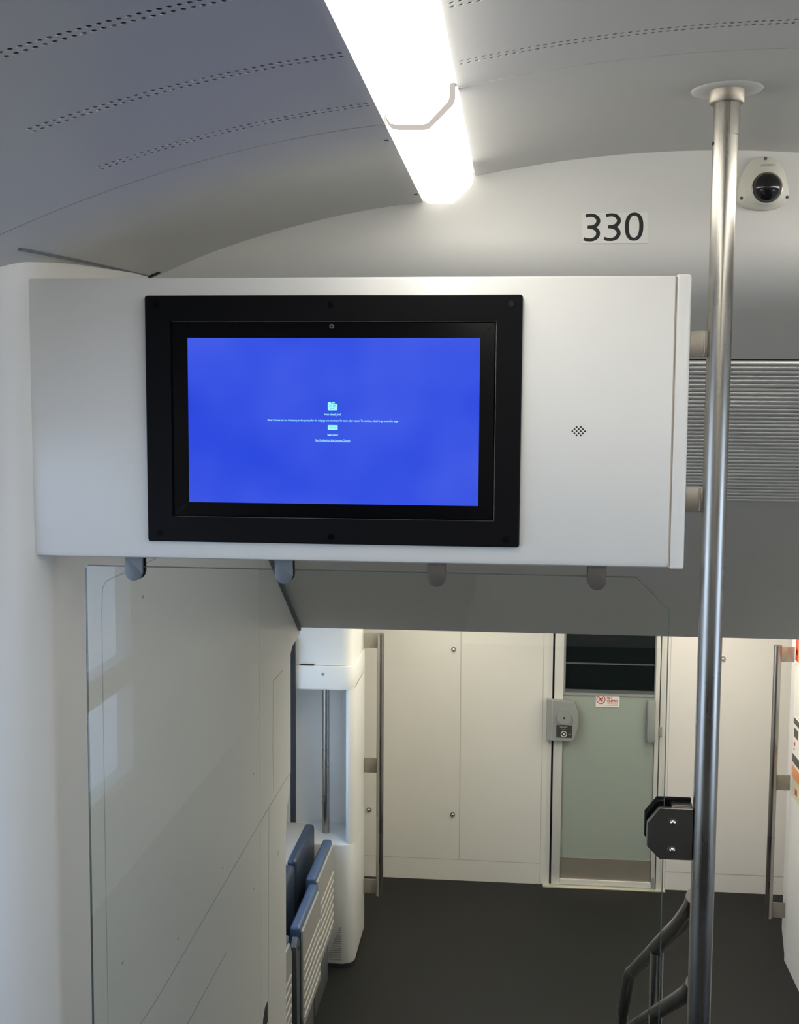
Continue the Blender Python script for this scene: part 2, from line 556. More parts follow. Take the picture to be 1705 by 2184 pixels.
# upper deck floor with the flight of stairs down to the vestibule
mb = MB(); mb.prism([(-3.0, -1.75), (-3.0, -1.55), (2.30, -1.55)] + [q for k in range(7) for q in
     ((2.30 + .30 * k, -1.55 - .194 * (k + 1)), (2.30 + .30 * (k + 1) if k < 6 else 4.12, -1.55 - .194 * (k + 1)))][:-1] +
     [(4.10, -2.91), (2.1, -2.91), (2.0, -1.75)], 'x', -.857, 1.657)
mb.build('floor', 'floor', smooth=False); struct(bpy.data.objects['floor'])
mb = MB(); mb.box(-1.32, -.857, -3, 2.1, -1.75, -1.55); mb.box(1.657, 2.12, -3, 2.8, -1.75, -1.55)
struct(mb.build('floor', 'floor', smooth=False))
mb = MB(); mb.box(-1.35, 1.75, 2.0, 7.2, -2.96, -2.91); struct(mb.build('floor', 'floor', smooth=False))

# bulkhead with the sloping soffit over the stairs
SL = -.636
def soff(y): return .28 + SL * (y - 2.75)
prof = [(2.75, .665), (2.75, .36)]
for k in range(1, 13):
    t = k / 12
    a, b, c = Vector((2.75, .36)), Vector((2.75, .275)), Vector((2.865, soff(2.865)))
    q = a * (1 - t) ** 2 + b * 2 * t * (1 - t) + c * t * t
    prof.append((q.x, q.y))
bulk_prof = prof[:]
mb = MB()
n1 = bulk_prof + [(2.865, .665)]
mb.prism(n1, 'x', -.90, 1.70); wf = struct(mb.build('wall_front', 'bulk', angle=30))
mb = MB(); mb.prism([(2.865, soff(2.865)), (4.625, -.913), (4.64, -.913), (4.64, -.80), (2.865, .55)], 'x', -.86, 1.66)
so = struct(mb.build('ceiling', 'soffit', smooth=False))
# dark edge where the soffit meets the left wall, bright trim end
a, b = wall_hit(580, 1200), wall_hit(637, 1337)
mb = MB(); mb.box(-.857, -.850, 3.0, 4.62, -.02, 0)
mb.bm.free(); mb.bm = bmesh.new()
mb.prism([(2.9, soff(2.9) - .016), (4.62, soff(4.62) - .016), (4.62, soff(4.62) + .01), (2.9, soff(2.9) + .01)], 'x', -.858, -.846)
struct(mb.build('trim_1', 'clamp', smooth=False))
# ceiling edge trim in front of the left wall, with its black end
mb = MB()
pa, pb = Vector((-.892, 2.095, z_side(-.892))), Vector((-.858, 2.745, z_side(-.858) + .002))
mb.tube([pa, pa.lerp(pb, .5) + Vector((.003, 0, 0)), pb], .0038, 8)
struct(mb.build('trim_2', 'clamp'))
p = at(330, 584, Y=2.735)
mb = MB(); mb.prism([(p.x - .022, p.z - .012), (p.x + .009, p.z + .002), (p.x + .009, p.z + .007), (p.x - .018, p.z - .005)], 'y', 2.735, 2.75)
struct(mb.build('trim_3', 'seam_dark', smooth=False))

# vestibule: ceiling, far wall, side walls
mb = MB(); mb.box(-1.35, 1.75, 4.64, 7.2, -.913, -.87); struct(mb.build('ceiling', 'wall', smooth=False))
FAR = 7.0
mb = MB()
dx0, dx1 = .212, .862
mb.box(-1.35, dx0, FAR, FAR + .1, -2.91, -.90); mb.box(dx1, 1.75, FAR, FAR + .1, -2.91, -.90)
wfar = struct(mb.build('wall_far', 'wall_low', smooth=False))
mb = MB()
mb.strip([at(984, 1340, Y=FAR), at(980, 1832, Y=FAR)], .006, (0, -1, 0))
mb.strip([(-1.2, FAR, -2.778), (dx0 - .045, FAR, -2.782)], .004, (0, -1, 0))
mb.strip([(dx1 + .05, FAR, -2.80), (1.7, FAR, -2.80)], .007, (0, -1, 0))
mb.strip([(.168, FAR, -2.9), (.168, FAR, -.95)], .004, (0, -1, 0))
mb.strip([(.905, FAR, -2.9), (.905, FAR, -.95)], .004, (0, -1, 0))
mb.build('seam', 'seam', wfar, smooth=False)
# side of the seat bay with its window (only a sliver shows)
bx0, bx1 = -1.30, -1.25
mb = MB()
mb.box(bx0, bx1, 4.3, 4.55, -2.91, -.90); mb.box(bx0, bx1, 5.74, 7.2, -2.91, -.90)
mb.box(bx0, bx1, 4.55, 5.74, -2.91, -2.05); mb.box(bx0, bx1, 4.55, 5.74, -1.05, -.90)
struct(mb.build('wall_left', 'wall_low', smooth=False))
window(3, bx0 + .01, bx1 - .01, 4.55, 5.74, -2.05, -1.05)
mb = MB(); mb.box(-1.30, -.90, 4.28, 4.33, -2.91, -.87); struct(mb.build('wall_left', 'wall_low', smooth=False))
mb = MB(); mb.box(-1.118, -1.094, 5.795, 5.818, -2.2, -1.20); struct(mb.build('trim_4', 'seam_dark', smooth=False))
mb = MB(); mb.box(-1.25, -1.035, 4.36, 5.80, -2.21, -2.145, .004); struct(mb.build('trim_5', 'ledge'))
# right-hand walls
mb = MB(); mb.box(1.657, 1.75, 2.0, 7.2, -2.91, .46); struct(mb.build('wall_right', 'wall_low', smooth=False))

# right partition next to the posters
mb = MB()
mb.prism([(1.418, 5.0), (1.418, 6.155), (1.428, 6.19), (1.488, 6.54), (1.656, 6.54), (1.656, 5.0)], 'z', -2.91, -.915)
rp = struct(mb.build('wall_right', 'wall', angle=15))
mb = MB(); mb.strip([(1.418, 5.0, -1.338), (1.418, 6.15, -1.338)], .004, (-1, 0, 0)); mb.build('seam', 'seam', rp, smooth=False)

# ------------------------------------------------------------------ cab door in the far wall
dr = thing('door_1', (.53, FAR, -2.91), None, None); del_keys = None
dr['kind'] = 'structure'
mb = MB(); fy0, fy1 = FAR - .012, FAR + .06
mb.box(.200, .222, fy0 + .008, fy1, -2.91, -.92); mb.box(.852, .872, fy0, fy1, -2.91, -.92)
mb.build('jamb', 'door_frame', dr, smooth=False)
mb = MB()
mb.box(.234, .286, fy0, fy1, -2.90, -.92, .002); mb.box(.822, .846, fy0, fy1, -2.90, -.92, .002)
mb.box(.286, .822, fy0, fy1, -2.90, -2.868, .002)
leaf = mb.build('door_leaf', 'door_frame', dr)
MB().box(.222, .234, FAR + .02, fy1, -2.91, -.92).build('gap', 'seam_dark', dr, smooth=False)
MB().box(.846, .852, FAR + .02, fy1, -2.91, -.92).build('gap', 'seam_dark', dr, smooth=False)
mb = MB(); mb.box(.284, .824, FAR + .004, FAR + .02, -2.74, -1.735); mb.build('frosted_panel', 'frost', dr, smooth=False)
mb = MB(); mb.box(.284, .298, FAR - .004, FAR + .02, -1.745, -.92); mb.box(.816, .824, FAR - .004, FAR + .02, -1.745, -.92)
mb.box(.298, .816, FAR - .004, FAR + .02, -1.745, -1.732); mb.build('window_frame', 'lock', dr, smooth=False)
mb = MB(); mb.box(.298, .816, FAR + .010, FAR + .018, -1.732, -.92); pn = mb.build('window_pane', 'dark_glass', dr, smooth=False)
MB().box(.298, .816, FAR + .004, FAR + .010, -1.732, -1.712).box(.298, .816, FAR + .004, FAR + .0095, -1.56, -1.552).build('blind_bar', 'hinge', pn, smooth=False)
mb = MB(); mb.box(.284, .824, FAR - .001, FAR + .01, -2.868, -2.738); mb.build('kick_plate', 'kick', dr, smooth=False)
mb = MB(); mb.box(.185, .905, FAR - .05, FAR, -2.91, -2.902, .002); mb.build('threshold', 'thresh', dr)
# lock case
mb = MB()
op = [(.190, -2.010), (.335, -2.014), (.352, -2.00), (.372, -1.94), (.378, -1.89), (.372, -1.83), (.350, -1.775), (.190, -1.765)]
mb.prism(op, 'y', FAR - .055, FAR - .012, .004); lk = mb.build('lock_case', 'lock', dr, smooth=False)
MB().cyl((.292, FAR - .072, -1.868), .040, .018).build('knob', 'lock', lk)
MB().cyl((.292, FAR - .073, -1.868), .006, .003).build('keyhole', 'hole', lk)
MB().box(.248, .340, FAR - .0565, FAR - .054, -1.990, -1.915).build('label_plate', 'charcoal', lk, smooth=False)
mb = MB()
ring = [(.292 + .016 * math.cos(k * math.pi / 12), FAR - .058, -1.968 + .016 * math.sin(k * math.pi / 12)) for k in range(25)]
mb.tube(ring, .002, 6); mb.box(.287, .297, FAR - .0585, FAR - .057, -1.973, -1.963)
mb.build('label_emblem', 'white', lk)
mb = MB(); mb.box(.268, .312, FAR - .0575, FAR - .056, -1.930, -1.922); mb.box(.276, .304, FAR - .0575, FAR - .056, -1.942, -1.938); mb.box(.318, .334, FAR - .0575, FAR - .056, -1.970, -1.967)
mb.build('worn_print', 'greyink', lk, smooth=False)
MB().strip([(.222, FAR - .056, -2.008), (.222, FAR - .056, -1.768)], .003, (0, -1, 0)).build('seam', 'seam', lk, smooth=False)
MB().box(.776, .822, FAR - .045, FAR - .012, -2.006, -1.757, .005).build('handle_plate', 'lock', dr)
MB().box(.846, .864, FAR - .02, FAR, -1.975, -1.918, .002).build('hinge', 'lock', dr)
MB().box(.826, .850, FAR - .016, FAR, -2.895, -2.835, .002).build('hinge', 'lock', dr)

# no-entry sticker on the door
sx0, sx1, sz0, sz1 = .478, .616, -1.812, -1.738
sg = thing('no_entry_sign', (.547, FAR - .002, sz0), 'small white and red NO ENTRY sticker below the dark window of the cab door', 'sign')
MB().box(sx0, sx1, FAR - .0008, FAR + .004, sz0, sz1).build('backing', 'white', sg, smooth=False)
cxs, czs, ys_ = .507, -1.769, FAR - .0012
mb = MB()
for k in range(24):
    a0, a1 = 2 * math.pi * k / 24, 2 * math.pi * (k + 1) / 24
    mb.bm.faces.new([mb.bm.verts.new((cxs + r * math.cos(a), ys_, czs + r * math.sin(a))) for r, a in ((.0265, a0), (.0265, a1), (.0222, a1), (.0222, a0))])
for q in ([(-.018, .016), (-.015, .019), (.018, -.016), (.015, -.019)],
          [(-.010, -.006), (-.004, .010), (.003, .010), (.004, .0), (-.002, -.002)],
          [(-.002, -.002), (.004, 0), (.003, -.016), (0, -.016)], [(-.010, -.006), (-.004, -.002), (-.012, -.014), (-.016, -.011)]):
    mb.bm.faces.new([mb.bm.verts.new((cxs + a, ys_ - .0001, czs + b)) for a, b in q])
mb.bm.faces.new([mb.bm.verts.new((cxs + .008 + .0035 * math.cos(k), ys_ - .0001, czs + .008 + .005 * math.sin(k))) for k in [i * math.pi / 5 for i in range(10)]])
mb.build('no_entry_symbol', 'red', sg, smooth=False)
mb = MB(); letters(mb, 'NO', .557, ys_, -1.757, height=.015, width=.028, bold=.03); letters(mb, 'ENTRY', .577, ys_, -1.776, height=.015, width=.064, bold=.03)
mb.build('sign_lettering', 'red', sg, smooth=False)
mb = MB(); mb.bm.faces.new([mb.bm.verts.new(p) for p in ((.486, ys_, -1.803), (.606, ys_, -1.803), (.606, ys_, -1.8), (.486, ys_, -1.8))])
mb.bm.faces.new([mb.bm.verts.new(p) for p in ((.546, ys_, -1.794), (.604, ys_, -1.794), (.604, ys_, -1.791), (.546, ys_, -1.791))])
mb.build('small_print', 'orange', sg, smooth=False)

# round steel studs on the far wall
def stud(px, py, label):
    p = at(px, py, Y=FAR)
    t = thing('wall_stud', (p.x, FAR, p.z - .012), label, 'wall stud', 'round studs on the far wall')
    MB().cyl((p.x, FAR - .008, p.z), .013, .008, r2=.015).build('washer', 'steel_low', t)
    MB().dome((p.x, FAR - .008, p.z), .010, squash=.9, seg=16, rings=5).build('stud_head', 'chrome', t)
stud(968, 1385, 'upper of two round steel studs just left of the tall wall seam')
stud(966, 1737, 'lower of two round steel studs just left of the tall wall seam')
stud(787, 1727, 'round steel stud between the left white partition and its grab pole')
stud(1543, 1405, 'round steel stud just right of the big pole under the soffit')

# ------------------------------------------------------------------ left partition with a pole niche
PY = 5.82
t = thing('partition', (-.95, PY + .2, -2.91), 'white moulded partition with a niche and vent slots at the end of the seats', 'partition')
def rplan(xr, rad, y0=PY, y1=6.25, xl=-1.245):
    pts = [(xl, y0)]
    for k in range(7):
        a = -math.pi / 2 + math.pi / 2 * k / 6
        pts.append((xr - rad + rad * math.cos(a), y0 + rad + rad * math.sin(a)))
    return pts + [(xr, y1), (xl, y1)]
zu, zl_, zt = at(700, 1472, Y=PY).z, at(700, 1800, Y=PY).z, at(700, 1419, Y=PY).z
mb = MB(); mb.prism(rplan(-.80, .055), 'z', -2.89, zl_, .008); mb.build('lower_body', 'wall', t, angle=30)
mb = MB(); mb.prism(rplan(-.81, .05, PY + .01), 'z', -2.91, -2.885); mb.build('plinth', 'charcoal', t)
mb = MB(); mb.prism(rplan(-.80, .055), 'z', zu, zt - .004, .008); hd = mb.build('hood', 'wall', t, angle=30)
mb = MB(); mb.prism(rplan(-.81, .055, PY + .012), 'z', zt - .002, -.915); mb.build('upper_body', 'wall', t, angle=30)
mb = MB()
mb.prism([(-1.245, 6.10), (-1.10, 6.12), (-1.0, 6.15), (-.90, 6.13), (-.865, 6.06), (-.85, 5.90), (-.842, PY + .02), (-.83, PY + .012), (-.812, PY + .02), (-.80, PY + .05), (-.80, 6.25), (-1.245, 6.25)], 'z', zl_ - .01, zu + .01)
mb.build('niche', 'wall', t, angle=50)
MB().cyl((at(689, 1438, Y=PY).x, PY - .0015, at(689, 1438, Y=PY).z), .008, .004).build('fixing_screw', 'lock', hd)
mb = MB()
for k in range(15):
    z = at(715, 1978 + 4.8 * k, Y=PY).z
    xa, xb = at(728 - 26 * min(1, (k + 2) / 13.0), 2000, Y=PY).x, at(729, 2000, Y=PY).x
    mb.box(xa, xb, PY - .003, PY + .002, z - .003, z + .002)
mb.build('vent_slats', 'seat_shell', t, smooth=False)
MB().box(-1.07, -1.00, PY - .001, PY + .005, zt - .004, zt + .003).build('gap', 'seam_dark', t, smooth=False)
p = at(695, 1600, Y=5.98)
t = thing('grab_pole', (p.x, 5.98, zl_), 'slim vertical steel pole standing inside the niche of the left partition', 'grab pole', 'vertical grab poles')
MB().tube([(p.x, 5.98, zl_ + .001), (p.x, 5.98, zu - .001)], .0195).build('tube', 'steel_low', t)

def far_pole(x, y, ztop, zbot, wallx, label, zs):
    t = thing('grab_pole', (x, y, zbot), label, 'grab pole', 'vertical grab poles')
    MB().tube([(x, y, zbot), (x, y, ztop)], .0195).build('tube', 'steel_low', t)
    for z in zs:
        a, b = sorted((x, wallx))
        MB().box(a, b, y - .004, y + .004, z - .040, z + .040, .0015).build('bracket', 'weld', t)
pl = at(811, 1600, Y=6.22)
far_pole(pl.x, 6.22, at(811, 1351, Y=6.22).z, at(811, 1909, Y=6.22).z, -.80,
         'steel grab pole on three brackets at the left partition edge', [at(795, y, Y=6.22).z for y in (1366, 1632, 1890)])
YR = 6.17
pr_ = at(1652, 1600, Y=YR)
far_pole(pr_.x, YR, at(1658, 1376, Y=YR).z, at(1643, 1957, Y=YR).z, 1.4175,
         'steel grab pole on three brackets beside the right wall posters', [at(1670, y, Y=YR).z for y in (1395, 1669, 1941)])

# ------------------------------------------------------------------ folded seats
def seat(y0, y1, x, zt, label, hw=.024):
    t = thing('folding_seat', (x - .05, (y0 + y1) / 2, -2.91), label, 'folding seat', 'folding seats along the left wall')
    mb = MB(); mb.box(x - .052, x - .004, y0, y1, zt - .40, zt, .014, 3); mb.build('seat_cushion', 'blue', t)
    mb = MB()
    pts = [(y0 + .006, zt - .018), (y1 - .045, zt - .018), (y1 - .006, zt - .075), (y1 - .006, zt - .455), (y0 + .03, zt - .455), (y0 + .006, zt - .40)]
    mb.prism(pts, 'x', x - .004, x + .006, .002)
    sh = mb.build('seat_shell', 'seat_shell', t, smooth=False)
    mb = MB()
    for k in range(7):
        z = zt - .16 - .042 * k
        mb.box(x + .004, x + .0105, y0 + .03, y1 - .03, z - .006, z + .006, .003)
    mb.build('ribs', 'seat_rib', sh)
    mb = MB(); mb.box(-1.045, -.992, y0 + .004, y1 - .004, -2.66, -2.14, .02, 3); mb.build('backrest', 'blue_dark', t)
    mb = MB(); pz = [(y0 - hw, zt - .045), (y0 - hw * .5, zt - .02), (y0 + .012, zt - .06), (y0 + .012, zt - .50), (y0 - hw * .7, zt - .46)]
    mb.prism(pz, 'x', x - .03, x - .006, .002); hg = mb.build('hinge_bracket', 'hinge', t, smooth=False)
    MB().cyl((x - .0065, y0 - hw * .45, zt - .07), .010, .0025, axis='x').build('bolt', 'hole', hg)
    MB().box(x - .034, x - .010, y0 + .01, y1 - .1, -2.91, zt - .47, .004).build('seat_base', 'hinge', t)
seat(5.285, 5.79, -.90, -2.22, 'farthest folded blue and grey seat, against the partition')
seat(4.79, 5.255, -.88, -2.23, 'middle folded blue and grey seat, in full view beside the floor', .085)
seat(4.38, 4.645, -.897, -2.19, 'nearest folded seat, half hidden behind the stair wall edge')

# ------------------------------------------------------------------ posters on the right wall (seen edge-on)
def poster(pz, y1, label, bands):
    x = 1.4165; w = .36; q = 1.029
    pz = (pz[0] * q, pz[1] * q); y1 = y1 * q - .03
    bands = [bands[0]] + [(b[0], b[1], b[2] * q, b[3] * q, b[4], b[5]) for b in bands[1:]]
    t = thing('wall_poster', (x, y1 - w / 2, pz[0]), label, 'poster', 'posters on the right wall')
    MB().box(x, x + .0015, y1 - w, y1, pz[0], pz[1]).build('sheet', bands[0], t, smooth=False)
    for nm, mt, a, b, c, d in bands[1:]:
        MB().box(x - .0012, x, y1 - d, y1 - c, a, b).build(nm, mt, t, smooth=False)
poster((-1.285, -.99), 6.00, 'red and orange notice right at the top edge of the right wall', ['white', ('red_band', 'red', -1.28, -.995, 0, .055), ('white_spot', 'white', -1.25, -1.225, .02, .04), ('orange_field', 'orange', -1.28, -.995, .058, .35)])
poster((-1.785, -1.56), 5.985, 'black and white notice with pictograms at mid height, right wall', ['white', ('dark_band', 'charcoal', -1.592, -1.562, 0, .35), ('pictogram', 'charcoal', -1.655, -1.612, .015, .1), ('dark_band', 'charcoal', -1.785, -1.745, 0, .35), ('red_mark', 'red', -1.70, -1.68, .02, .045), ('dark_mark', 'charcoal', -1.725, -1.712, .02, .035)])
poster((-1.955, -1.80), 5.985, 'orange and pale green notice, lowest on the right wall', ['cream', ('orange_band', 'orange', -1.86, -1.80, 0, .35), ('dark_mark', 'red', -1.93, -1.90, .08, .12)])

# ------------------------------------------------------------------ vent grille in the soffit
ya, yb = 3.040, 3.668
nrib, per = 38, 12
tdir = Vector((0, 1, SL)).normalized(); nrm = Vector((0, SL, -1)).normalized()   # outwards, down towards the passenger
p0 = Vector((0, ya, soff(ya))); L_ = (Vector((0, yb, soff(yb))) - p0).length
bm = bmesh.new()
rows = []
pitch = L_ / nrib
for k in range(nrib):
    for j in range(11):
        an = math.pi * j / 10
        q = p0 + tdir * (pitch * (k + .5) - pitch * .33 * math.cos(an)) + nrm * (.0005 + pitch * .46 * math.sin(an))
        rows.append([bm.verts.new((x, q.y, q.z)) for x in (-.70, 1.55)])
for a, b in zip(rows, rows[1:]): bm.faces.new((a[0], a[1], b[1], b[0]))
back = [bm.verts.new(v.co - nrm * .02) for v in (rows[0][0], rows[0][1], rows[-1][1], rows[-1][0])]
bm.faces.new(back[::-1])
bm.faces.new((back[0], back[1], rows[0][1], rows[0][0])); bm.faces.new((back[2], back[3], rows[-1][0], rows[-1][1]))
bm.faces.new([r[0] for r in rows] + [back[3], back[0]]); bm.faces.new([r[1] for r in rows[::-1]] + [back[1], back[2]])
mb = MB(); mb.bm.free(); mb.bm = bm
vt = mb.build('vent_grille', 'vent', angle=60)
gm = MB()
for k in range(nrib):
    q = p0 + tdir * (L_ * k / nrib) + nrm * .0008
    gm.strip([(-.70, q.y, q.z), (1.55, q.y, q.z)], L_ / nrib * .34, nrm)
gm.build('groove', 'seam_dark', vt, smooth=False)
tag(vt, 'wide ribbed metal vent grille let into the grey sloping soffit behind the pole', 'vent')

# ------------------------------------------------------------------ ceiling lamps
def lamp(y0, y1, mirror, label, fw_=.020):
    sgn = (lambda x: 2 * XMID - x) if mirror else (lambda x: x)
    t = thing('ceiling_lamp', (sgn(-.165), (y0 + y1) / 2, .43), label, 'ceiling lamp', 'strip lamps set in the ceiling')
    pr = [(-.2165, .475), (-.2165, .444), (-.212, .438), (-.203, .4365), (-.160, .4355), (-.152, .438), (-.1205, .470), (-.1175, .478), (-.1175, .50)]
    pr = [(sgn(a), b) for a, b in pr]
    MB().prism(pr, 'y', y0 + .006, y1 - fw_).build('diffuser', 'diff', t, angle=50)
    big = [(-.2195, .475), (-.2195, .443), (-.213, .4355), (-.203, .4335), (-.1595, .4325), (-.151, .435), (-.1135, .471), (-.110, .481), (-.110, .50)]
    big = [(sgn(a), b) for a, b in big]
    MB().prism(big, 'y', y1 - fw_, y1, .001).build('end_frame', 'frame_glow' if fw_ < .03 else 'dim_end_glow', t, angle=50)  # a long frame here is the added dim lamp end
    MB().box(*sorted((sgn(-.2215), sgn(-.105))), y0, y1, .5, .506).build('tray', 'panel', t, smooth=False)
    MB().prism(big, 'y', y0, y0 + .006, .001).build('end_frame', 'frame_glow', t, angle=50)
    return t
lamp(.60, 1.988, False, 'long glowing ceiling lamp, its frame end at the ceiling seam')
lamp(1.990, 2.748, False, 'short glowing ceiling lamp ending at the white front wall', .17)
for k, w_ in ((1, 'next to last'), (0, 'last')): lamp(-2.9 + 1.74 * k, -2.9 + 1.74 * (k + 1) - .004, False, w_ + ' ceiling lamp back along the left light line')
lamp(.60, 1.988, True, 'long ceiling lamp of the right light line'); lamp(1.990, 2.748, True, 'short ceiling lamp of the right light line')
for k, w_ in ((1, 'next to last'), (0, 'last')): lamp(-2.9 + 1.74 * k, -2.9 + 1.74 * (k + 1) - .004, True, w_ + ' ceiling lamp back along the right light line')
for x in (-.35, 1.05):
    t = thing('vestibule_lamp', (x, 5.9, -.925), 'flat warm lamp in the vestibule ceiling above the seats' if x < 0 else 'flat warm lamp in the vestibule ceiling by the posters', 'ceiling lamp')
    MB().box(x - .10, x + .10, 4.80, 6.75, -.925, -.9135, .003).build('diffuser', 'diff_warm', t)

# ------------------------------------------------------------------ car number and security camera on the bulkhead
t = thing('car_number_sticker', (.208, 2.75, .343), 'clear rectangular sticker with the large black number 330', 'number sticker')
MB().box(.1345, .2795, 2.7492, 2.7502, .3435, .4105).build('backing', 'sticker', t, smooth=False)

def stroke(mb, pts, w, y):
    """thick flat pen stroke through 2d points, as one ribbon"""
    n = len(pts); L = []; R = []
    for i, p in enumerate(pts):
        a, b = Vector(pts[max(0, i - 1)]), Vector(pts[min(n - 1, i + 1)])
        d = (b - a).normalized(); s_ = Vector((-d.y, d.x)); ww = w[i] if isinstance(w, list) else w
        L.append(Vector(p) + s_ * ww / 2); R.append(Vector(p) - s_ * ww / 2)
    A = [mb.bm.verts.new((q.x, y, q.y)) for q in L]; B = [mb.bm.verts.new((q.x, y, q.y)) for q in R]
    for i in range(n - 1): mb.bm.faces.new((A[i], A[i + 1], B[i + 1], B[i]))


def three(mb, x0, z0, k, y):
    """humanist 3; k = height"""
    def arc(cx, cz, rx, rz, a0, a1, n=18):
        return [(cx + rx * math.cos(math.radians(a0 + (a1 - a0) * i / n)), cz + rz * math.sin(math.radians(a0 + (a1 - a0) * i / n))) for i in range(n + 1)]
    u = [(.065, .915), (.15, .938), (.25, .945)] + arc(.26, .735, .265, .21, 85, -90) + [(.14, .525)]
    u2 = [(.14, .515)] + arc(.235, .285, .29, .225, 88, -88) + [(.12, .068), (.005, .10)]
    wv = [.115] * 3 + [.115 + .03 * math.sin(math.pi * i / 18) for i in range(19)] + [.10]
    wv2 = [.10] + [.11 + .035 * math.sin(math.pi * i / 18) for i in range(19)] + [.115, .12]
    stroke(mb, [(x0 + a * k, z0 + b * k) for a, b in u], [w * k for w in wv], y)
    stroke(mb, [(x0 + a * k, z0 + b * k) for a, b in u2], [w * k for w in wv2], y - .00005)


K = .0610
mb = MB(); three(mb, .1385, .3475, K, 2.7489); mb.build('digit', 'ink', t, smooth=False)
mb = MB(); three(mb, .1838, .3480, K, 2.7489); mb.build('digit', 'ink', t, smooth=False)
mb = MB()
mb_pts = [(.2495 + .0172 * math.cos(a) * (1 if abs(math.cos(a)) < .99 else 1), .3795 + .0276 * math.sin(a)) for a in [2 * math.pi * i / 48 for i in range(49)]]
n = 48
o_, i_ = [], []
for i in range(n):
    a = 2 * math.pi * i / n
    def sup(rx, rz, e=.86): return (.2495 + rx * math.copysign(abs(math.cos(a)) ** e, math.cos(a)), .3795 + rz * math.copysign(abs(math.sin(a)) ** e, math.sin(a)))
    q = sup(.0203, .0308); o_.append(mb.bm.verts.new((q[0], 2.7489, q[1])))
    q = sup(.0113, .0240); i_.append(mb.bm.verts.new((q[0], 2.7489, q[1])))
for i in range(n): mb.bm.faces.new((o_[i], o_[(i + 1) % n], i_[(i + 1) % n], i_[i]))
mb.build('digit', 'ink', t, smooth=False)

def cpt(u, v):   # camera outline measured on the bulkhead
    p = at(1570 + u / 14.21, 330 + v / 14.21, Y=2.745); return (p.x, p.z)
outl = [cpt(*q) for q in [(880, 60), (560, 100), (420, 200), (300, 380), (190, 600), (100, 830), (45, 1020), (25, 1200), (25, 1380), (60, 1480), (200, 1580), (420, 1660), (700, 1700), (980, 1690), (1250, 1630), (1430, 1550), (1560, 1430), (1605, 1250), (1590, 1060), (1540, 800), (1480, 560), (1400, 400), (1290, 230), (1150, 130)]]
# smooth the outline
for _ in range(2):
    outl = [q for i, p in enumerate(outl) for q in ((p[0] * .75 + outl[(i + 1) % len(outl)][0] * .25, p[1] * .75 + outl[(i + 1) % len(outl)][1] * .25),
                                                    (p[0] * .25 + outl[(i + 1) % len(outl)][0] * .75, p[1] * .25 + outl[(i + 1) % len(outl)][1] * .75))]
cc = cpt(865, 1070)
t = thing('security_camera', (cc[0], 2.75, min(p[1] for p in outl)), 'ivory dome security camera with a dark glass bubble, right of the pole', 'security camera')
def sc(k, y, kk=0):
    return [(cc[0] + (p[0] - cc[0]) * k, y, cc[1] + (p[1] - cc[1]) * k) for p in outl]
rdome = .0312
def blend(w, r, y):
    res = []
    for p in outl:
        dx, dz = p[0] - cc[0], p[1] - cc[1]; L = math.hypot(dx, dz)
        c_ = (cc[0] + dx / L * r, cc[1] + dz / L * r)
        res.append((p[0] * w + c_[0] * (1 - w), y, p[1] * w + c_[1] * (1 - w)))
    return res
mb = MB(); mb.loft([sc(1.0, 2.75), sc(1.0, 2.742), sc(.985, 2.738), sc(.95, 2.735), blend(.55, rdome + .002, 2.732), blend(.28, rdome + .003, 2.724), blend(.0, rdome + .004, 2.716), blend(0, rdome + .001, 2.714)])
hs = mb.build('housing', 'cam', t, angle=60)
mb = MB(); cr_ = [(cc[0] + rdome * math.cos(a) * 1.02, 2.7135, cc[1] + rdome * math.sin(a) * 1.02) for a in [2 * math.pi * i / 40 for i in range(41)]]
mb.tube(cr_, .0012, 8); mb.build('dome_ring', 'steel_low', t)
MB().dome((cc[0], 2.7145, cc[1]), rdome, squash=.85, seg=40, rings=16).build('dome', 'dome', t)
for u, v in ((870, 145), (150, 1340), (1520, 1315)):
    q = cpt(u, v); MB().cyl((q[0], 2.7325, q[1]), .0036, .005, seg=14).build('screw', 'hinge', t)
q = cpt(1285, 1420); MB().cyl((q[0], 2.729, q[1]), .0016, .008, seg=10).build('pinhole', 'hole', t)
q = cpt(925, 358); mb = MB(); letters(mb, 'WISENET', q[0], 2.7275, q[1], width=.0315, height=.0045, flip=True)
mb.build('brand_lettering', 'greyink', t, smooth=False)

# ------------------------------------------------------------------ suspended panel with the screen
Y0 = 2.2
t = thing('equipment_panel', (-.31, Y0 + .04, -.312), 'long white wall panel box hanging between the left wall and the big pole', 'panel')
zt_, zb_ = .2175, -.307
mb = MB()
ring = []
prf = [(Y0 + .075, zb_), (Y0 + .012, zb_ - .002), (Y0 + .004, zb_ + .001), (Y0, zb_ + .010), (Y0, zt_ - .004), (Y0 + .003, zt_), (Y0 + .075, zt_)]
mb.prism(prf, 'x', -.935, .2745); mb.build('housing', 'panel', t, angle=40)
MB().box(.2745, .2768, Y0 + .0005, Y0 + .074, zb_ + .001, zt_ - .001).build('sealant_line', 'seal', t, smooth=False)
mb = MB(); mb.box(.2768, .3035, Y0 + .0002, Y0 + .078, zb_ - .0035, zt_ + .003, .005, 3); mb.build('end_cap', 'panel_edge', t)
mb = MB()
for du, dv in [(-.5, 2), (.5, 2), (-1, 1), (0, 1), (1, 1), (-1.5, 0), (-.5, 0), (.5, 0), (1.5, 0), (-1, -1), (0, -1), (1, -1), (-.5, -2), (.5, -2)]:
    mb.cyl((.109 + du * .00752, Y0 - .0001, -.0605 + dv * .00375), .0017, .001, seg=14)
mb.build('speaker_holes', 'hole', t, label='small diamond of fourteen black speaker holes')

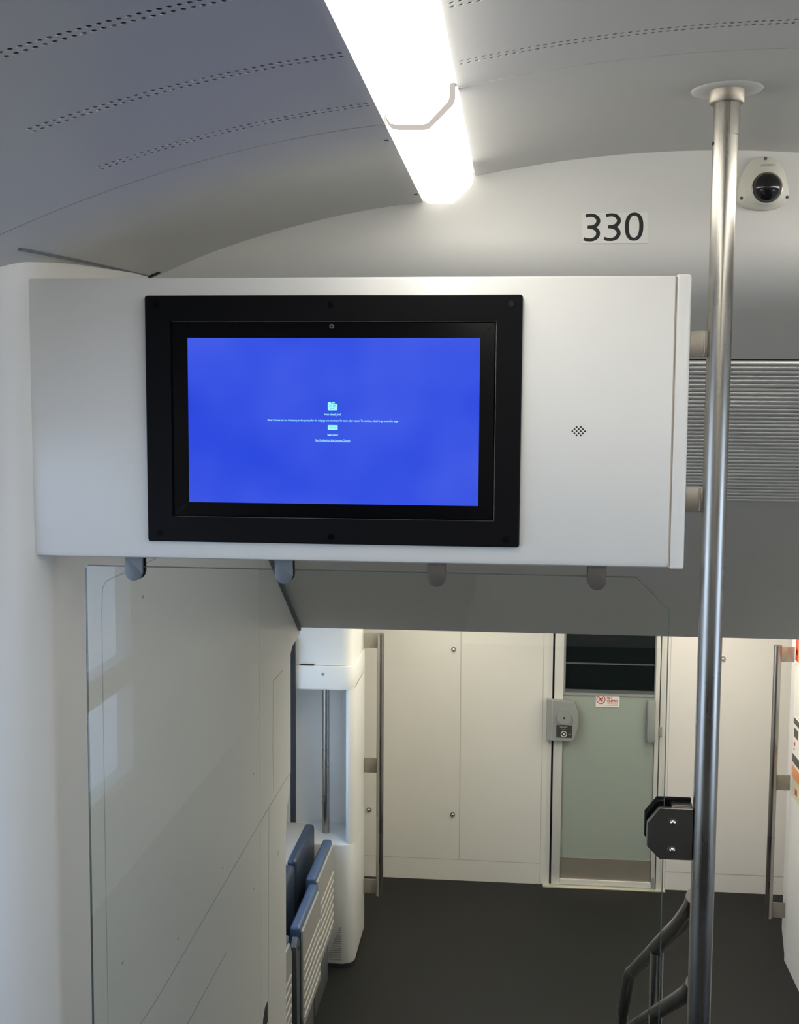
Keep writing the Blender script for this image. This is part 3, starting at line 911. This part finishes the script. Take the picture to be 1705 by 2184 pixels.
scn = thing('information_screen', (-.345, Y0, -.275), 'large black framed screen showing a blue crash page with small text', 'screen')
ox0, ox1, oz0, oz1 = -.694, .0045, -.274, .1845
ix0, ix1, iz0, iz1 = -.646, -.042, -.227, .1375
sx0, sx1, sz0, sz1 = -.6145, -.0715, -.199, .107
def frame(mb, a, b, y0, y1, rad=0):
    (x0, x1, z0, z1), (u0, u1, w0, w1) = a, b
    def ringp(x0, x1, z0, z1, y, r):
        pts = []
        for cx, cz, a0 in ((x1 - r, z1 - r, 0), (x0 + r, z1 - r, 90), (x0 + r, z0 + r, 180), (x1 - r, z0 + r, 270)):
            for k in range(5):
                an = math.radians(a0 + 22.5 * k); pts.append((cx + r * math.cos(an), y, cz + r * math.sin(an)))
        return pts
    R = [ringp(x0, x1, z0, z1, y1, rad), ringp(x0, x1, z0, z1, y0 + .002, rad), ringp(x0 + .002, x1 - .002, z0 + .002, z1 - .002, y0, max(rad - .001, .0005)),
         ringp(u0, u1, w0, w1, y0, .0006), ringp(u0, u1, w0, w1, y1, .0006)]
    mb.loft(R + [R[0]], cap=False)
mb = MB(); frame(mb, (ox0, ox1, oz0, oz1), (ix0, ix1, iz0, iz1), Y0 - .010, Y0 - .0004, .005); mb.build('outer_frame', 'black', scn, angle=40)
mb = MB(); frame(mb, (ix0 + .0012, ix1 - .0012, iz0 + .0012, iz1 - .0012), (sx0, sx1, sz0, sz1), Y0 - .0062, Y0 - .0004, .001); mb.build('bezel', 'black_gloss', scn, angle=40)
dp = MB().box(sx0, sx1, Y0 - .0052, Y0 - .001, sz0, sz1).build('display', 'screen', scn, smooth=False)
for x, y in ((333, 649), (706, 649), (1091, 648), (340, 1138), (706, 1145), (1080, 1150)):
    p = at(x, y, Y=Y0 - .01); MB().cyl((p.x, Y0 - .0115, p.z), .0058, .003, seg=20, r2=.0065).cyl((p.x, Y0 - .0122, p.z), .0028, .002, seg=6).build('screw', 'black_gloss', scn)
p = at(708, 696, Y=Y0 - .006); mb = MB(); mb.cyl((p.x, Y0 - .0072, p.z), .0045, .002, seg=20); ln = mb.build('lens', 'hinge', scn)
MB().cyl((p.x, Y0 - .0078, p.z), .002, .002, seg=12).build('lens_glass', 'dome', ln)
# what the screen shows
YT = Y0 - .0054
def sp(x, y): return at(x, y, Y=YT)
def sline(body, x0, x1, yc, h=None, name='screen_text', m='screen_text', bold=.008, under=False):
    a, b = sp(x0, yc), sp(x1, yc); mb = MB()
    kw = dict(width=b.x - a.x, bold=bold)
    if h: kw['height'] = h / F_PX * 2.2
    letters(mb, body, (a.x + b.x) / 2, YT, (a.z + b.z) / 2, **kw)
    if under:
        zz = (a.z + b.z) / 2 - (h or 7) / F_PX * 2.2 * .55
        mb.bm.faces.new([mb.bm.verts.new(q) for q in ((a.x, YT, zz - .0004), (b.x, YT, zz - .0004), (b.x, YT, zz + .0004), (a.x, YT, zz + .0004))])
    return mb.build(name, m, dp, smooth=False)
sline("He's dead, Jim!", 692.5, 727, 884.5, 6.2, bold=.02)
sline('Either Chrome ran out of memory or the process for the webpage was terminated for some other reason. To continue, reload or go to another page.', 571, 850, 897.6, 5.6, bold=.012)
sline('Learn more', 699, 721, 926.5, 4.6, bold=.012, under=True)
sline('Send feedback to help improve Chrome', 673, 747, 939.3, 5.2, bold=.012, under=True)
def flat(mb, pts, y):
    q = [sp(*p) for p in pts]; mb.bm.faces.new([mb.bm.verts.new((v.x, y, v.z)) for v in q])
mb = MB(); flat(mb, [(699.5, 906.8), (720.5, 907), (720.5, 917), (699.5, 916.8)], YT); bt = mb.build('button', 'screen_icon', dp, smooth=False)
mb = MB(); a, b = sp(703.5, 911.8), sp(717, 912); letters(mb, 'Reload', (a.x + b.x) / 2, YT - .0002, a.z, width=b.x - a.x); mb.build('button_text', 'screen_ink', dp, smooth=False)
mb = MB()
flat(mb, [(699.5, 859.5), (700.5, 858), (706.3, 858), (707.2, 860.3), (708.2, 861.5), (718.5, 861.7), (720, 863), (720, 873.5), (718.5, 875.2), (701, 875.2), (699.5, 873.8)], YT)
flat(mb, [(708.2, 858.6), (709, 858), (714, 858.2), (715, 860.2), (708.6, 860.2)], YT)
mb.build('folder_icon', 'screen_icon', dp, smooth=False)
mb = MB()
def pen(pts, w=.0005):
    stroke(mb, [((v := sp(*p)).x, v.z) for p in pts], w, YT - .0002)
pen([(705 + 1.9 * math.cos(k * .52), 865.3 + 2.4 * math.sin(k * .52)) for k in range(13)])
pen([(713.2 + 2.3 * math.cos(k * .52), 865.3 + 2.0 * math.sin(k * .52)) for k in range(13)])
pen([(711.8, 864), (714.5, 866.8)]); pen([(711.8, 866.8), (714.5, 864)])
pen([(704, 871.5), (707, 871.2), (709, 870.2), (712, 870), (714.5, 869.5)], .0006); pen([(708.5, 870.8), (709.5, 873), (711.5, 872.6), (712, 870.4)])
mb.build('folder_face', 'screen_ink', dp, smooth=False)

# ------------------------------------------------------------------ glass below the panel and its clamps
YG = 2.235
gl = MB()
gp = [(-.838, -1.54), (-.833, -.334), (-.829, -.329), (.222, -.331), (.283, -.392), (.286, -1.54)]
gl.prism(gp, 'y', YG - .004, YG + .004); go = gl.build('glass_screen', 'glass', smooth=False)
tag(go, 'clear glass sheet hanging below the white panel, beside the stairs', 'glass partition')
M['glass_edge'] = mat('glass_edge_green', (.10, .13, .12, 1), .25)
def edge(a, b):
    d = .0006
    MB().prism([(a[0] - d, a[1] - d), (b[0] - d, b[1] - d), (b[0] + d, b[1] + d), (a[0] + d, a[1] + d)], 'y', YG - .0042, YG + .0042).build('glass_edge', 'glass_edge', go, smooth=False)
edge((-.838, -1.54), (-.833, -.334)); edge((-.829, -.329), (.222, -.331)); edge((.286, -1.54), (.283, -.392)); edge((.222, -.331), (.283, -.392))
for i, (x, m_, lb) in enumerate(((-.7335, 'clamp', 'leftmost grey glass clamp under the white panel'), (-.4405, 'clamp', 'second grey glass clamp from the left, under the screen'),
                             (-.149, 'clamp_brown', 'bronze-grey glass clamp under the right half of the screen'), (.149, 'clamp_brown', 'rightmost glass clamp under the white panel, nearest the pole'))):
    t = thing('glass_clamp', (x, YG, -.355), lb, 'glass clamp', 'glass clamps under the white panel')
    w = .0172
    o2 = [(x - w, -.306), (x - w, -.338)] + [(x - w * math.cos(a), -.338 - w * math.sin(a)) for a in [math.pi * k / 12 for k in range(1, 12)]] + [(x + w, -.338), (x + w, -.306)]
    MB().prism(o2, 'y', YG - .014, YG - .006, .0012).build('front_jaw', m_, t)
    MB().prism(o2, 'y', YG + .006, YG + .014, .0012).build('rear_jaw', 'black', t)
    MB().prism([(x - w * .9, -.306), (x - w * .9, -.327), (x + w * .9, -.327), (x + w * .9, -.306)], 'y', YG - .006, YG + .006).build('gasket', 'black', t)

# ------------------------------------------------------------------ the big pole
PX, PYY, PR = .3565, 2.215, .0218
t = thing('grab_pole', (PX, PYY, -1.55), 'big floor-to-ceiling stainless pole right of the white panel', 'grab pole')
MB().tube([(PX, PYY, -1.55), (PX, PYY, -.9), (PX, PYY, -.2), (PX, PYY, .535)], PR, 40).build('tube', 'steel', t)
mb = MB(); rings = [[(PX + r * math.cos(a), PYY + r * math.sin(a), z) for a in [2 * math.pi * k / 40 for k in range(40)]] for r, z in ((.0305, .541), (.0305, .519), (.0285, .5165), (.0235, .5165))]
mb.loft(rings); mb.build('collar', 'weld', t, angle=50)
mb = MB(); rings = [[(PX + r * math.cos(a), PYY + r * math.sin(a), z - .194 * (PX + r * math.cos(a) - XMID) ** 2) for a in [2 * math.pi * k / 48 for k in range(48)]] for r, z in ((.061, .543), (.062, .5415), (.0605, .5395), (.029, .5395))]
mb.loft(rings); mb.build('ceiling_plate', 'ceil', t, angle=70)
mb = MB(); a0, a1 = math.radians(-82), math.radians(20)
ins, outs = [], []
rings = []
for z in (.462, .519):
    rings.append([(PX + r * math.cos(a), PYY + r * math.sin(a), z) for r, a in [(PR + .0018, a0 + (a1 - a0) * k / 10) for k in range(11)] + [(PR - .001, a1 - (a1 - a0) * k / 10) for k in range(11)]])
mb.loft(rings); mb.build('half_sleeve', 'steel_low', t, angle=50)
MB().cyl((PX - PR - .001, PYY - .004, .448), .003, .004, axis='x', seg=10).build('set_screw', 'hole', t)
for z1, z0 in ((.121, .074), (-.160, -.206)):
    MB().box(.3037, PX - PR + .001, PYY - .004, PYY + .004, z0, z1, .001).build('bracket', 'weld', t)
    mb = MB()
    random.seed(int(z1 * 1000))
    pts = [(PX - PR - .0045 + random.uniform(-.0008, .0008), PYY - .0045, z0 + .002 + (z1 - z0 - .004) * k / 14) for k in range(15)]
    mb.tube(pts, .0016, 8); mb.build('weld_bead', 'weld', t)
# steel clamp that holds the glass to the pole
t = thing('pole_clamp', (.30, YG - .02, -.857), 'dark steel square clamp with two dome screws joining glass to the big pole', 'glass clamp')
xr = PX - PR - .0003
oc = [(xr, -.757), (.2725, -.757), (.2505, -.7855), (.2505, -.8315), (.2755, -.8565), (xr, -.8565)]
MB().prism([(a, b - .003) for a, b in oc], 'y', YG - .028, YG - .016, .0015).build('front_plate', 'dark_steel', t, smooth=False)
MB().prism([(a - (.001 if a < .3 else 0), b + .0045) for a, b in oc], 'y', YG + .005, YG + .017, .0015).build('back_plate', 'black', t, smooth=False)
MB().box(.296, xr, YG - .016, YG + .005, -.852, -.757, .001).build('spacer', 'dark_steel', t)
for z in (-.7870, -.8405):
    MB().cyl((.2975, YG - .0285, z), .0085, .002, seg=24, r2=.0095).build('screw_cup', 'dark_steel', t)
    MB().dome((.2975, YG - .0285, z), .0058, squash=.8, seg=20, rings=8).build('screw', 'chrome', t)

# ------------------------------------------------------------------ stair handrail beyond the glass
def smooth_path(P_, n=6):
    P_ = [Vector(p) for p in P_]; out = []
    for i in range(len(P_) - 1):
        p0_, p1_, p2_, p3_ = P_[max(0, i - 1)], P_[i], P_[i + 1], P_[min(len(P_) - 1, i + 2)]
        for k in range(n):
            t_ = k / n
            out.append(.5 * ((2 * p1_) + (-p0_ + p2_) * t_ + (2 * p0_ - 5 * p1_ + 4 * p2_ - p3_) * t_ ** 2 + (-p0_ + 3 * p1_ - 3 * p2_ + p3_) * t_ ** 3))
    return out + [P_[-1]]
XR = .352
t = thing('stair_handrail', (XR, 3.0, -2.4), 'dark steel stair handrail sloping down behind the lower glass', 'handrail')
def RP(px, py, X): p = at(px, py, X=X); return (X, p.y, p.z)
y1_ = at(1414, 2044, X=XR).y; y2_ = at(1337, 2110, X=XR).y
def zr_(y, off=0): return -1.335 - .60 * (y - 2.83) + off
def rail(pxs, tail=()):
    return smooth_path([RP(px, py, XR) for px, py in pxs] + list(tail))
pe = RP(1340, 2088, XR)
MB().tube(rail([(1483, 1912), (1477, 1932), (1466, 1950), (1446, 1975), (1420, 2000), (1385, 2037), (1352, 2070), (1343, 2082)], [(XR, 3.625, zr_(3.62) - .10)]), .0175, 14).build('top_rail', 'dark_steel', t)
MB().tube(rail([(1481, 2096), (1475, 2109), (1462, 2121), (1432, 2140), (1390, 2165), (1350, 2190), (1336, 2202)]), .0165, 14).build('lower_rail', 'dark_steel', t)
MB().tube([(XR, 3.625, zr_(3.62) - .08), (XR, 3.625, -2.40)], .0175, 14).build('post', 'steel_low', t)
MB().tube([(XR, 2.83, zr_(2.83)), (XR, 2.83, -1.9)], .0165, 14).build('post', 'steel_low', t)

# ------------------------------------------------------------------ seat benches behind the camera, met only as reflections
for k, y in enumerate((-.75, -1.65, -2.55)):
    for side, x in (('left', -.72), ('right', 1.52)):
        t = thing('passenger_bench', (x, y, -1.55), ('nearest', 'middle', 'farthest')[k] + ' blue two-seat bench on the ' + side + ' behind the aisle', 'bench seat', 'upper deck benches')
        MB().box(x - .48, x + .48, y - .22, y + .24, -1.16, -1.08, .03).build('seat', 'blue_dark', t)
        MB().box(x - .48, x + .48, y - .34, y - .23, -1.14, -.45, .03).build('backrest', 'blue_dark', t)
        MB().box(x - .40, x + .40, y - .20, y + .15, -1.55, -1.165, .01).build('base', 'hinge', t)
